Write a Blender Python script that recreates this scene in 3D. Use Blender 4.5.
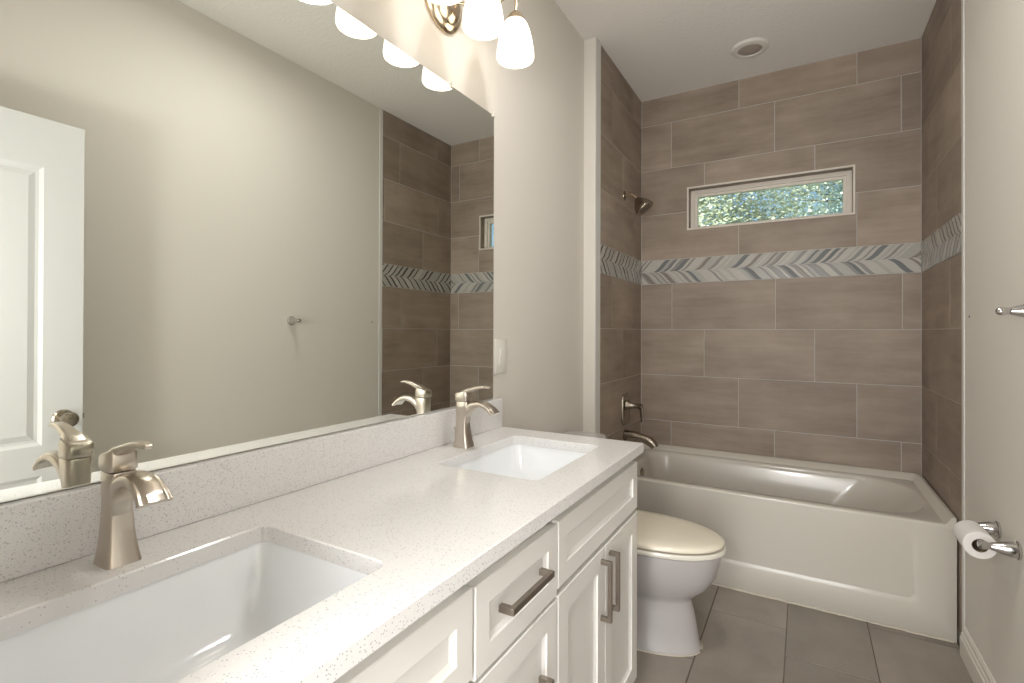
import bpy, bmesh, math, random
from mathutils import Vector, Matrix
random.seed(7)
PI = math.pi
SC = bpy.context.scene
for o in list(bpy.data.objects): bpy.data.objects.remove(o)
COL = SC.collection

# ------------------------------------------------------------------ camera
cam = bpy.data.cameras.new('camera'); camo = bpy.data.objects.new('camera', cam); COL.objects.link(camo)
cam.sensor_fit = 'HORIZONTAL'; cam.sensor_width = 36.0
cam.lens = 500.26 / 1024 * 36.0
cam.shift_y = -12.13 / 1024
cam.clip_start = 0.02; cam.clip_end = 200
th, ph, rl = math.radians(30.2965), math.radians(.2664), math.radians(.1881)
Fv = Vector((-math.sin(th)*math.cos(ph), math.cos(th)*math.cos(ph), math.sin(ph)))
Rv = Vector((math.cos(th), math.sin(th), 0)); Uv = Rv.cross(Fv)
R2 = Rv*math.cos(rl) + Uv*math.sin(rl); U2 = -Rv*math.sin(rl) + Uv*math.cos(rl)
M = Matrix((R2, U2, -Fv)).transposed().to_4x4(); M.translation = Vector((1.0375, 0, 1.2644))
camo.matrix_world = M
SC.camera = camo

# ------------------------------------------------------------------ light and exposure
HC_ = 2.861
SC.view_settings.view_transform = 'Standard'; SC.view_settings.look = 'None'
SC.view_settings.exposure = 0.42; SC.view_settings.gamma = 1.0; SC.view_settings.use_curve_mapping = False
w = bpy.data.worlds.new('sky'); SC.world = w; w.use_nodes = True
nt = w.node_tree; nt.nodes.clear()
sky = nt.nodes.new('ShaderNodeTexSky'); sky.sky_type = 'NISHITA'; sky.sun_disc = False
sky.sun_elevation = math.radians(48); sky.sun_rotation = math.radians(200)
bg = nt.nodes.new('ShaderNodeBackground'); bg.inputs[1].default_value = 0.12
wo = nt.nodes.new('ShaderNodeOutputWorld')
nt.links.new(sky.outputs[0], bg.inputs[0]); nt.links.new(bg.outputs[0], wo.inputs[0])

def lamp(name, typ, loc, energy, color, target=None, **kw):
    l = bpy.data.lights.new(name, typ); l.energy = energy; l.color = color
    for k, v in kw.items(): setattr(l, k, v)
    o = bpy.data.objects.new(name, l); COL.objects.link(o); o.location = loc
    if target is not None:
        o.rotation_euler = (Vector(target) - Vector(loc)).to_track_quat('-Z', 'Y').to_euler()
    return o
# sun on the trees outside (comes over the roof from behind the house)
lamp('sun', 'SUN', (0, -5, 20), 12.0, (1.0, .95, .86), target=(1.5, 6, 2), angle=math.radians(.6))
# a flash near the camera, and unseen lamps added to brighten the room
lamp('camera_flash', 'AREA', (0.74, -0.20, 1.46), 9.3, (1.0, .985, .97), target=(0.95, 2.4, 1.75), shape='DISK', size=.24)  # unseen disc standing in for a flash beside the camera
lamp('added_hall_fill', 'AREA', (0.97, -1.30, 1.00), 45.0, (.96, .985, 1.0), target=(0.985, 3.0, 2.6), shape='RECTANGLE', size=1.3, size_y=1.7)  # added fill from behind the doorway, no window modelled there
lamp('added_ceiling_fill', 'AREA', (0.85, 1.45, HC_-.075), 7.0, (1.0, .985, .96), target=(0.85, 1.45, 0), shape='DISK', size=.24)  # added overhead fill for the walls and alcove
lamp('added_hall_top_fill', 'AREA', (0.95, -0.9, 2.75), 10.0, (1.0, .95, .88), target=(0.95, -0.4, 0), shape='DISK', size=.5)  # added fill in the hall, without any fixture

# ------------------------------------------------------------------ materials
def mat(name, col, rough=.5, metal=0., spec=.5, bump=None, var=None, coat=0., emis=None, trans=0., ior=1.5, aniso=0.):
    m = bpy.data.materials.new(name); m.use_nodes = True
    t = m.node_tree; b = t.nodes['Principled BSDF']
    b.inputs['Base Color'].default_value = (*col, 1); b.inputs['Roughness'].default_value = rough
    b.inputs['Metallic'].default_value = metal; b.inputs['Specular IOR Level'].default_value = spec
    b.inputs['Coat Weight'].default_value = coat; b.inputs['Coat Roughness'].default_value = .05
    b.inputs['Transmission Weight'].default_value = trans; b.inputs['IOR'].default_value = ior
    b.inputs['Anisotropic'].default_value = aniso
    if emis:
        b.inputs['Emission Color'].default_value = (*emis[0], 1); b.inputs['Emission Strength'].default_value = emis[1]
    tc = t.nodes.new('ShaderNodeTexCoord')
    if var:   # (scale, amount, stretch)
        mp = t.nodes.new('ShaderNodeMapping'); mp.inputs['Scale'].default_value = var[2] if len(var) > 2 else (1, 1, 1)
        n = t.nodes.new('ShaderNodeTexNoise'); n.inputs['Scale'].default_value = var[0]; n.inputs['Detail'].default_value = 6
        mx = t.nodes.new('ShaderNodeMix'); mx.data_type = 'RGBA'
        a = var[1]
        mx.inputs[6].default_value = (*[c*(1-a) for c in col], 1); mx.inputs[7].default_value = (*[min(1, c*(1+a)) for c in col], 1)
        t.links.new(tc.outputs['Object'], mp.inputs[0]); t.links.new(mp.outputs[0], n.inputs[0])
        t.links.new(n.outputs[0], mx.inputs[0]); t.links.new(mx.outputs[2], b.inputs['Base Color'])
    if bump:  # (scale, strength, distance)
        n = t.nodes.new('ShaderNodeTexNoise'); n.inputs['Scale'].default_value = bump[0]; n.inputs['Detail'].default_value = 4
        bp = t.nodes.new('ShaderNodeBump'); bp.inputs['Strength'].default_value = bump[1]; bp.inputs['Distance'].default_value = bump[2]
        t.links.new(tc.outputs['Object'], n.inputs[0]); t.links.new(n.outputs[0], bp.inputs['Height'])
        t.links.new(bp.outputs[0], b.inputs['Normal'])
    return m

def tile_mat(name, c0, c1, stretch, rough=.42, cloud=3.0, tone=.08):
    m = mat(name, c0, rough)
    t = m.node_tree; b = t.nodes['Principled BSDF']
    tc = t.nodes.new('ShaderNodeTexCoord'); at = t.nodes.new('ShaderNodeAttribute'); at.attribute_name = 'rnd'
    off = t.nodes.new('ShaderNodeVectorMath'); off.operation = 'MULTIPLY_ADD'; off.inputs[1].default_value = (7, 5, 9)
    t.links.new(at.outputs['Color'], off.inputs[0]); t.links.new(tc.outputs['Object'], off.inputs[2])
    mp = t.nodes.new('ShaderNodeMapping'); mp.inputs['Scale'].default_value = stretch
    t.links.new(off.outputs[0], mp.inputs[0])
    n = t.nodes.new('ShaderNodeTexNoise'); n.inputs['Scale'].default_value = 2.2; n.inputs['Detail'].default_value = 9; n.inputs['Roughness'].default_value = .68
    t.links.new(mp.outputs[0], n.inputs[0])
    n2 = t.nodes.new('ShaderNodeTexNoise'); n2.inputs['Scale'].default_value = cloud; n2.inputs['Detail'].default_value = 5
    t.links.new(off.outputs[0], n2.inputs[0])
    ad = t.nodes.new('ShaderNodeMath'); ad.operation = 'ADD'; t.links.new(n.outputs[0], ad.inputs[0]); t.links.new(n2.outputs[0], ad.inputs[1])
    rp = t.nodes.new('ShaderNodeMapRange'); rp.inputs[1].default_value = .62; rp.inputs[2].default_value = 1.38
    t.links.new(ad.outputs[0], rp.inputs[0])
    mx = t.nodes.new('ShaderNodeMix'); mx.data_type = 'RGBA'; mx.inputs[6].default_value = (*c0, 1); mx.inputs[7].default_value = (*c1, 1)
    t.links.new(rp.outputs[0], mx.inputs[0])
    # per-tile tone
    hs = t.nodes.new('ShaderNodeHueSaturation')
    sx = t.nodes.new('ShaderNodeSeparateColor'); t.links.new(at.outputs['Color'], sx.inputs[0])
    mr = t.nodes.new('ShaderNodeMapRange'); mr.inputs[3].default_value = 1-tone; mr.inputs[4].default_value = 1+tone
    t.links.new(sx.outputs[0], mr.inputs[0]); t.links.new(mr.outputs[0], hs.inputs['Value']); t.links.new(mx.outputs[2], hs.inputs['Color'])
    t.links.new(hs.outputs[0], b.inputs['Base Color'])
    bp = t.nodes.new('ShaderNodeBump'); bp.inputs['Strength'].default_value = .12; bp.inputs['Distance'].default_value = .002
    t.links.new(n.outputs[0], bp.inputs['Height']); t.links.new(bp.outputs[0], b.inputs['Normal'])
    return m

def quartz_mat():
    m = mat('white_quartz', (.80, .775, .75), .12, spec=.5)
    t = m.node_tree; b = t.nodes['Principled BSDF']; tc = t.nodes.new('ShaderNodeTexCoord')
    base = (.80, .785, .775, 1)
    prev = None
    for sc, thr, col, seed in ((260, .20, (.30, .30, .315, 1), 0), (165, .14, (.42, .41, .41, 1), 3), (330, .22, (.56, .55, .56, 1), 6), (120, .06, (.98, .98, .98, 1), 9)):
        mp = t.nodes.new('ShaderNodeMapping'); mp.inputs['Location'].default_value = (seed, seed*.7, seed*1.3)
        v = t.nodes.new('ShaderNodeTexVoronoi'); v.inputs['Scale'].default_value = sc
        t.links.new(tc.outputs['Object'], mp.inputs[0]); t.links.new(mp.outputs[0], v.inputs[0])
        # only some cells carry a fleck
        sp = t.nodes.new('ShaderNodeSeparateColor'); t.links.new(v.outputs['Color'], sp.inputs[0])
        gt = t.nodes.new('ShaderNodeMath'); gt.operation = 'GREATER_THAN'; gt.inputs[1].default_value = .78; t.links.new(sp.outputs[0], gt.inputs[0])
        lt = t.nodes.new('ShaderNodeMapRange'); lt.inputs[1].default_value = thr+.12; lt.inputs[2].default_value = thr; t.links.new(v.outputs['Distance'], lt.inputs[0])
        ml = t.nodes.new('ShaderNodeMath'); ml.operation = 'MULTIPLY'; t.links.new(gt.outputs[0], ml.inputs[0]); t.links.new(lt.outputs[0], ml.inputs[1])
        ml2 = t.nodes.new('ShaderNodeMath'); ml2.operation = 'MULTIPLY'; ml2.inputs[1].default_value = .8; t.links.new(ml.outputs[0], ml2.inputs[0])
        mx = t.nodes.new('ShaderNodeMix'); mx.data_type = 'RGBA'; mx.inputs[7].default_value = col
        if prev is None: mx.inputs[6].default_value = base
        else: t.links.new(prev, mx.inputs[6])
        t.links.new(ml2.outputs[0], mx.inputs[0]); prev = mx.outputs[2]
    t.links.new(prev, b.inputs['Base Color'])
    return m

PAINT = mat('wall_paint', (.73, .692, .63), .75, spec=.25, bump=(260, .12, .001))
CEIL = mat('ceiling_texture_paint', (.84, .81, .765), .9, spec=.1, bump=(55, .55, .004))
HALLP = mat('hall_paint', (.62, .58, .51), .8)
WHITE = mat('white_trim_paint', (.74, .70, .63), .4, bump=(60, .04, .001))
CABW = mat('cabinet_white_lacquer', (.84, .82, .78), .32, spec=.45)
CABIN = mat('cabinet_shadow_interior', (.55, .52, .47), .6)
DOORW = mat('door_white_paint', (.63, .63, .62), .35)
TILE_B = tile_mat('grey_wall_tile', (.205, .158, .12), (.41, .33, .262), (1, 1, 7), rough=.55)
TILE_F = tile_mat('grey_floor_tile', (.20, .17, .143), (.385, .34, .292), (1.3, .8, 1), rough=.42, cloud=2.2, tone=.14)
GROUT = mat('light_grout', (.50, .46, .42), .9)
GROUT_F = mat('floor_grout', (.15, .115, .09), .9)
MOS = [mat('mosaic_light_stone', (.42, .405, .37), .25), mat('mosaic_pale_marble', (.50, .475, .43), .22, var=(30, .12, (1, 1, 3))),
       mat('mosaic_grey_stone', (.27, .265, .25), .25), mat('mosaic_slate_glass', (.18, .19, .195), .12),
       mat('mosaic_taupe', (.24, .215, .19), .22), mat('mosaic_glass_grazing_dark', (.06, .055, .052), .08)]  # last entry: grazing-angle darkness of side-wall glass put into its colour
QUARTZ = quartz_mat()
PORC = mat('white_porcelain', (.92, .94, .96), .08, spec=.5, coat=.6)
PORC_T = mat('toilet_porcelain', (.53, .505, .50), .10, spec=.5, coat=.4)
SEAT = mat('cream_toilet_seat', (.84, .80, .71), .16, coat=.3)
LIDM = mat('yellowed_toilet_lid', (.90, .83, .69), .16, coat=.3, var=(2.2, .07))
ACR = mat('white_acrylic_tub', (.64, .60, .53), .22, coat=.25)
NICK = mat('brushed_nickel', (.60, .54, .465), .29, metal=1., aniso=.5)
NICKD = mat('dark_brushed_nickel', (.34, .295, .24), .25, metal=1.)
PULL = mat('cabinet_pull_nickel', (.33, .29, .25), .33, metal=1.)
CHROME = mat('satin_chrome', (.60, .59, .58), .12, metal=1.)
GOLDN = mat('warm_polished_nickel', (.72, .60, .45), .16, metal=1.)
MIRR = mat('silver_mirror', (.885, .905, .855), .0, metal=1.)
MEDGE = mat('mirror_edge', (.15, .19, .16), .2)
DARK = mat('dark_gap', (.02, .018, .016), .7)
PLAST = mat('white_plastic', (.78, .75, .69), .35)
PAPER = mat('toilet_paper', (.82, .79, .76), .95, bump=(200, .2, .001))
CARD = mat('cardboard_core', (.22, .17, .12), .9)
VINYL = mat('white_vinyl', (.72, .66, .58), .35)
METTRIM = mat('tile_edge_trim', (.72, .705, .67), .3)
GROUND = mat('grass_ground', (.08, .12, .04), .95, var=(3, .4))
BARK = mat('bark', (.16, .12, .09), .9, bump=(20, .8, .02))
CAULK = mat('caulk', (.62, .56, .47), .6)

def leaf_mat(name, col):
    m = bpy.data.materials.new(name); m.use_nodes = True; t = m.node_tree; t.nodes.clear()
    d = t.nodes.new('ShaderNodeBsdfPrincipled'); d.inputs['Roughness'].default_value = .35
    at = t.nodes.new('ShaderNodeAttribute'); at.attribute_name = 'rnd'
    mx = t.nodes.new('ShaderNodeMix'); mx.data_type = 'RGBA'
    mx.inputs[6].default_value = (*[c*.55 for c in col], 1); mx.inputs[7].default_value = (*[min(1, c*1.6) for c in col], 1)
    t.links.new(at.outputs['Fac'], mx.inputs[0]); t.links.new(mx.outputs[2], d.inputs['Base Color'])
    tr = t.nodes.new('ShaderNodeBsdfTranslucent'); t.links.new(mx.outputs[2], tr.inputs[0])
    ms = t.nodes.new('ShaderNodeMixShader'); ms.inputs[0].default_value = .3
    o = t.nodes.new('ShaderNodeOutputMaterial')
    t.links.new(d.outputs[0], ms.inputs[1]); t.links.new(tr.outputs[0], ms.inputs[2]); t.links.new(ms.outputs[0], o.inputs[0])
    return m
LEAF = leaf_mat('oak_leaves', (.58, .60, .50))
LEAF2 = leaf_mat('bluish_leaves', (.40, .48, .45))

def glass_mat():
    m = bpy.data.materials.new('window_glass'); m.use_nodes = True; t = m.node_tree; t.nodes.clear()
    tr = t.nodes.new('ShaderNodeBsdfTransparent'); tr.inputs[0].default_value = (.90, .96, .95, 1)
    g = t.nodes.new('ShaderNodeBsdfGlossy'); g.inputs['Roughness'].default_value = .02
    f = t.nodes.new('ShaderNodeFresnel'); f.inputs[0].default_value = 1.5
    ms = t.nodes.new('ShaderNodeMixShader'); o = t.nodes.new('ShaderNodeOutputMaterial')
    t.links.new(f.outputs[0], ms.inputs[0]); t.links.new(tr.outputs[0], ms.inputs[1]); t.links.new(g.outputs[0], ms.inputs[2]); t.links.new(ms.outputs[0], o.inputs[0])
    return m
GLASS = glass_mat()

def shade_mat():
    m = bpy.data.materials.new('frosted_glass_shade'); m.use_nodes = True; t = m.node_tree; t.nodes.clear()
    d = t.nodes.new('ShaderNodeBsdfPrincipled'); d.inputs['Base Color'].default_value = (.86, .84, .82, 1); d.inputs['Roughness'].default_value = .25
    tr = t.nodes.new('ShaderNodeBsdfTranslucent'); tr.inputs[0].default_value = (.98, .95, .90, 1)
    ms = t.nodes.new('ShaderNodeMixShader'); ms.inputs[0].default_value = .6; o = t.nodes.new('ShaderNodeOutputMaterial')
    t.links.new(d.outputs[0], ms.inputs[1]); t.links.new(tr.outputs[0], ms.inputs[2])
    e = t.nodes.new('ShaderNodeEmission'); e.inputs[0].default_value = (1, .89, .74, 1); e.inputs[1].default_value = .72
    ad = t.nodes.new('ShaderNodeAddShader'); t.links.new(ms.outputs[0], ad.inputs[0]); t.links.new(e.outputs[0], ad.inputs[1])
    t.links.new(ad.outputs[0], o.inputs[0])
    return m
SHADE = shade_mat()
ADDED_LENS = mat('added_glow_lens', (.9, .9, .88), .4, emis=((1, .96, .9), 1.5))  # glowing lens of the added ceiling fixture
BULB = mat('lit_bulb', (1, 1, 1), .4, emis=((1, .93, .82), 1.8))

# ------------------------------------------------------------------ helpers
WLOC = {}
def bbox_base(bm):
    xs = [v.co.x for v in bm.verts]; ys = [v.co.y for v in bm.verts]; zs = [v.co.z for v in bm.verts]
    return Vector(((min(xs)+max(xs))/2, (min(ys)+max(ys))/2, min(zs)))
def obj(name, bm, mats, parent=None, smooth=False, angle=35, kind=None):
    """link bm (in world coordinates) as ONE mesh object"""
    o_ = bbox_base(bm)
    bmesh.ops.translate(bm, verts=bm.verts, vec=-o_)
    bmesh.ops.recalc_face_normals(bm, faces=bm.faces)
    me = bpy.data.meshes.new(name); bm.to_mesh(me); bm.free()
    if not isinstance(mats, (list, tuple)): mats = [mats]
    for m in mats: me.materials.append(m)
    o = bpy.data.objects.new(name, me); COL.objects.link(o)
    WLOC[o] = o_
    if parent is not None:
        o.parent = parent; o.location = o_ - WLOC[parent]
    else: o.location = o_
    if smooth:
        for p in me.polygons: p.use_smooth = True
        try: me.set_sharp_from_angle(angle=math.radians(angle))
        except Exception: pass
    if kind: o['kind'] = kind
    return o
def thing(name, loc, label, cat, group=None):
    o = bpy.data.objects.new(name, None); COL.objects.link(o); o.location = loc; o.empty_display_size = .05
    WLOC[o] = Vector(loc); return tag(o, label, cat, group)
def tag(o, label, cat, group=None):
    o['label'] = label; o['category'] = cat
    if group: o['group'] = group
    return o
def copy_tree(o, dvec=None, parent=None):
    c = o.copy(); COL.objects.link(c)
    if parent is not None: c.parent = parent
    elif dvec is not None: c.location = o.location + Vector(dvec)
    for ch in [x for x in bpy.data.objects if x.parent == o and x is not c]:
        copy_tree(ch, None, c)
    return c
def B(): return bmesh.new()
def box(bm, x0, x1, y0, y1, z0, z1, bev=0, mi=0, seg=2):
    vs = [bm.verts.new((x, y, z)) for x in (x0, x1) for y in (y0, y1) for z in (z0, z1)]
    fs = [bm.faces.new([vs[i] for i in f]) for f in ((0, 1, 3, 2), (4, 6, 7, 5), (0, 4, 5, 1), (2, 3, 7, 6), (0, 2, 6, 4), (1, 5, 7, 3))]
    for f in fs: f.material_index = mi
    if bev:
        es = list({e for f in fs for e in f.edges})
        bmesh.ops.bevel(bm, geom=es, offset=bev, segments=seg, affect='EDGES', profile=.5)
    return fs
def loft(bm, rings, closed=True, cap0=True, cap1=True, mi=0):
    vr = [[bm.verts.new(p) for p in r] for r in rings]
    n = len(rings[0])
    for a, b in zip(vr, vr[1:]):
        for i in range(n if closed else n-1):
            j = (i+1) % n
            try:
                f = bm.faces.new((a[i], a[j], b[j], b[i])); f.material_index = mi
            except ValueError: pass
    if cap0: f = bm.faces.new(vr[0][::-1]); f.material_index = mi
    if cap1: f = bm.faces.new(vr[-1]); f.material_index = mi
    return vr
def frame_for(d):
    d = Vector(d).normalized(); up = Vector((0, 0, 1)) if abs(d.z) < .95 else Vector((0, 1, 0))
    a = d.cross(up).normalized(); b = a.cross(d).normalized(); return a, b
def lathe(bm, prof, origin, axis=(0, 0, 1), segs=32, cap0=True, cap1=True, mi=0):
    """prof = [(radius, distance along axis)]"""
    d = Vector(axis).normalized(); a, b = frame_for(d); o = Vector(origin)
    loft(bm, [[o + d*h + (a*math.cos(2*PI*i/segs) + b*math.sin(2*PI*i/segs))*max(r, 1e-4) for i in range(segs)] for r, h in prof], cap0=cap0, cap1=cap1, mi=mi)
def smooth_path(pts, n=6):
    pts = [Vector(p) for p in pts]; out = []
    P = [pts[0]*2-pts[1]] + pts + [pts[-1]*2-pts[-2]]
    for i in range(1, len(P)-2):
        for k in range(n):
            t = k/n
            out.append(.5*((2*P[i]) + (-P[i-1]+P[i+1])*t + (2*P[i-1]-5*P[i]+4*P[i+1]-P[i+2])*t*t + (-P[i-1]+3*P[i]-3*P[i+1]+P[i+2])*t**3))
    out.append(pts[-1]); return out
def tube(bm, pts, r, segs=12, mi=0):
    pts = [Vector(p) for p in pts]; n = len(pts)
    rs = r if isinstance(r, (list, tuple)) else [r]*n
    if len(rs) != n: rs = [rs[0] + (rs[-1]-rs[0])*i/(n-1) for i in range(n)]
    a, b = frame_for(pts[1]-pts[0]); rings = []
    for i, p in enumerate(pts):
        d = (pts[min(i+1, n-1)] - pts[max(i-1, 0)]).normalized()
        a = (a - d*a.dot(d)).normalized(); b = d.cross(a)
        rings.append([p + (a*math.cos(2*PI*k/segs) + b*math.sin(2*PI*k/segs))*rs[i] for k in range(segs)])
    loft(bm, rings, mi=mi)
def rr(x0, x1, y0, y1, r, z, n=6):
    """rounded rectangle ring at height z; r may be 4 radii (x1y1, x0y1, x0y0, x1y0)"""
    rs = r if isinstance(r, (list, tuple)) else [r]*4
    out = []
    for (cx, cy, a0), q in zip(((x1, y1, 0), (x0, y1, 90), (x0, y0, 180), (x1, y0, 270)), rs):
        sx = -1 if cx == x1 else 1; sy = -1 if cy == y1 else 1
        for k in range(n+1):
            a = math.radians(a0 + 90*k/n)
            out.append(Vector((cx+sx*q+q*math.cos(a), cy+sy*q+q*math.sin(a), z)))
    return out

# ------------------------------------------------------------------ setting
XL, XR, YB = .063, 1.583, 3.44          # alcove left, alcove/right wall, back wall
HC = 2.861
YT = 2.63                               # where the tile starts
YF = .06                                # inner face of the entry wall
WX0, WX1, WZ0, WZ1 = .378, 1.277, 1.950, 2.211   # window opening
HB, HT = 1.5915, 1.7536                 # mosaic band
G = .308

bm = B(); box(bm, -.15, 1.75, -1.9, 3.6, HC, HC+.12); obj('ceiling', bm, CEIL, kind='structure')
# floor tiles (long side runs towards the tub)
def tiles(bm, rects, plane, lay, thick=.0025, gap=.0022, bev=.0012):
    """rects = (u0,u1,v0,v1); plane(u,v,h) -> point"""
    for u0, u1, v0, v1 in rects:
        if u1-u0 < .012 or v1-v0 < .012: continue
        c = (random.random(), random.random(), random.random(), 1)
        g = gap
        rings = [[plane(*p, h) for p in ((u0+g+i, v0+g+i), (u1-g-i, v0+g+i), (u1-g-i, v1-g-i), (u0+g+i, v1-g-i))] for i, h in ((0, 0), (0, thick-bev), (bev, thick))]
        nf = len(bm.faces); loft(bm, rings, cap0=False)
        bm.faces.ensure_lookup_table()
        for f in bm.faces[nf:]:
            for l in f.loops: l[lay] = c
bm = B(); lay = bm.loops.layers.float_color.new('rnd')
rects = []
for c0, yj in ((-.245, 2.235), (.060, 2.44), (.365, 2.645), (.670, 2.44), (.972, 2.235), (1.275, 2.03)):
    y = yj - .612*8
    while y < 3.4:
        rects.append((max(c0, 0), min(c0+.3035, XR), max(y, -.08), min(y+.612, 2.70))) if y < 2.70 and y+.612 > -.08 else None
        y += .612
tiles(bm, rects, lambda u, v, h: Vector((u, v, h-.0025)), lay, gap=.0022)
box(bm, -.1, 1.7, -1.9, 3.55, -.12, -.0018, mi=1)
obj('floor', bm, [TILE_F, GROUT_F], kind='structure')

# painted left wall behind the vanity and toilet
bm = B(); box(bm, -.12, -.0045, -.08, 3.55, 0, HC); obj('wall_left', bm, PAINT, kind='structure')
bm = B(); box(bm, XR+.0, XR+.12, -.08, YT, 0, HC); obj('wall_right', bm, PAINT, kind='structure')
# build-out of the alcove at the tub head
bm = B(); box(bm, -.0044, XL, 2.553, YT-.004, 0, HC, bev=.003); obj('wall_return', bm, PAINT, kind='structure')
# entry wall with its doorway
DX0, DX1, DH = .60, 1.395, 2.05
bm = B()
box(bm, 0, DX0, -.06, YF, 0, HC); box(bm, DX1, XR, -.06, YF, 0, HC); box(bm, DX0, DX1, -.06, YF, DH, HC)
obj('wall_front', bm, PAINT, kind='structure')
bm = B()
for y0, y1 in ((YF, YF+.014),):
    box(bm, DX0-.06, DX0+.0, y0, y1, .895, DH+.06, bev=.003); box(bm, DX1, DX1+.06, y0, y1, 0, DH+.06, bev=.003)
    box(bm, DX0, DX1, y0, y1, DH, DH+.06, bev=.003)
obj('trim_1', bm, WHITE, kind='structure')
# room behind the doorway
bm = B(); box(bm, -.15, -.05, -1.9, -.06, 0, HC); obj('wall_hall_left', bm, HALLP, kind='structure')
bm = B(); box(bm, 1.70, 1.80, -1.9, -.06, 0, HC); obj('wall_hall_right', bm, HALLP, kind='structure')
bm = B(); box(bm, -.15, 1.80, -2.0, -1.9, 0, HC); obj('wall_hall_back', bm, HALLP, kind='structure')

# tiled alcove walls
rows = [(HB-G*(k+1), HB-G*k) for k in range(5)] + [(HT+G*k, HT+G*(k+1)) for k in range(4)]
rows = [(max(a, .0), min(b, HC)) for a, b in rows]
jb = {0: .27, 1: .475, 2: .68, 3: .265, 4: .475, 5: .68, 6: .475, 7: .265, 8: .68}
def cutrects(u0, u1, v0, v1, start, step=.6155):
    s = start - step*10; out = []
    while s < u1:
        a, b = max(s, u0), min(s+step, u1)
        if b-a > .005: out.append((a, b, v0, v1))
        s += step
    return out
def minus(rect, hole):
    a0, a1, b0, b1 = rect; h0, h1, k0, k1 = hole
    if a1 <= h0 or a0 >= h1 or b1 <= k0 or b0 >= k1: return [rect]
    out = []
    if a0 < h0: out.append((a0, h0, b0, b1)); a0 = h0
    if a1 > h1: out.append((h1, a1, b0, b1)); a1 = h1
    if b0 < k0: out.append((a0, a1, b0, k0))
    if b1 > k1: out.append((a0, a1, k1, b1))
    return out
hole = (WX0, WX1, WZ0, WZ1)
bm = B(); lay = bm.loops.layers.float_color.new('rnd'); rects = []
YBk = YB+.0025
for k, (z0, z1) in enumerate(rows):
    for r in cutrects(XL, XR, z0, z1, jb[k]):
        rects += [(q, r) for q in minus(r, hole)]
# a tile cut by the window keeps one tone: notch drawn without inner joints
def backtile(bm, quads, lay):
    groups = {}
    for q, r in quads: groups.setdefault(r, []).append(q)
    for r, qs in groups.items():
        if len(qs) == 1 and qs[0] == r:
            tiles(bm, qs, lambda u, v, h: Vector((u, YBk-h, v)), lay)
        else:
            c = (random.random(), random.random(), random.random(), 1)
            for a0, a1, b0, b1 in qs:
                g0 = .0022 if a0 == r[0] else 0; g1 = .0022 if a1 == r[1] else 0
                h0 = .0022 if b0 == r[2] else 0; h1 = .0022 if b1 == r[3] else 0
                nf = len(bm.faces)
                box(bm, a0+g0, a1-g1, YBk-.0025, YBk, b0+h0, b1-h1)
                bm.faces.ensure_lookup_table()
                for f in bm.faces[nf:]:
                    for l in f.loops: l[lay] = c
backtile(bm, rects, lay)
for a in minus((-.05, 1.75, 0, HC), hole):
    box(bm, a[0], a[1], YBk-.0008, YBk+.16, a[2], a[3], mi=1)
obj('wall_back', bm, [TILE_B, GROUT], kind='structure')

def side_wall(name, x, sgn, starts, xo):
    bm = B(); lay = bm.loops.layers.float_color.new('rnd'); rects = []
    for k, (z0, z1) in enumerate(rows): rects += cutrects(YT, YB, z0, z1, starts[k])
    tiles(bm, rects, lambda u, v, h: Vector((x + sgn*(h-.0025), u, v)), lay)
    xa, xb = sorted((x - sgn*.0018, xo))
    box(bm, xa, xb, YT, YBk+.0, 0, HC, mi=1)
    return obj(name, bm, [TILE_B, GROUT], kind='structure')
side_wall('wall_alcove_left', XL, 1, {0: 2.83, 1: 3.04, 2: 3.245, 3: 2.83, 4: 3.04, 5: 3.245, 6: 3.03, 7: 2.825, 8: 3.235}, 0.0005)
side_wall('wall_alcove_right', XR, -1, {0: 2.83, 1: 3.254, 2: 3.078, 3: 2.83, 4: 3.254, 5: 3.075, 6: 3.27, 7: 2.81, 8: 3.25}, XR+.12)

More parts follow.
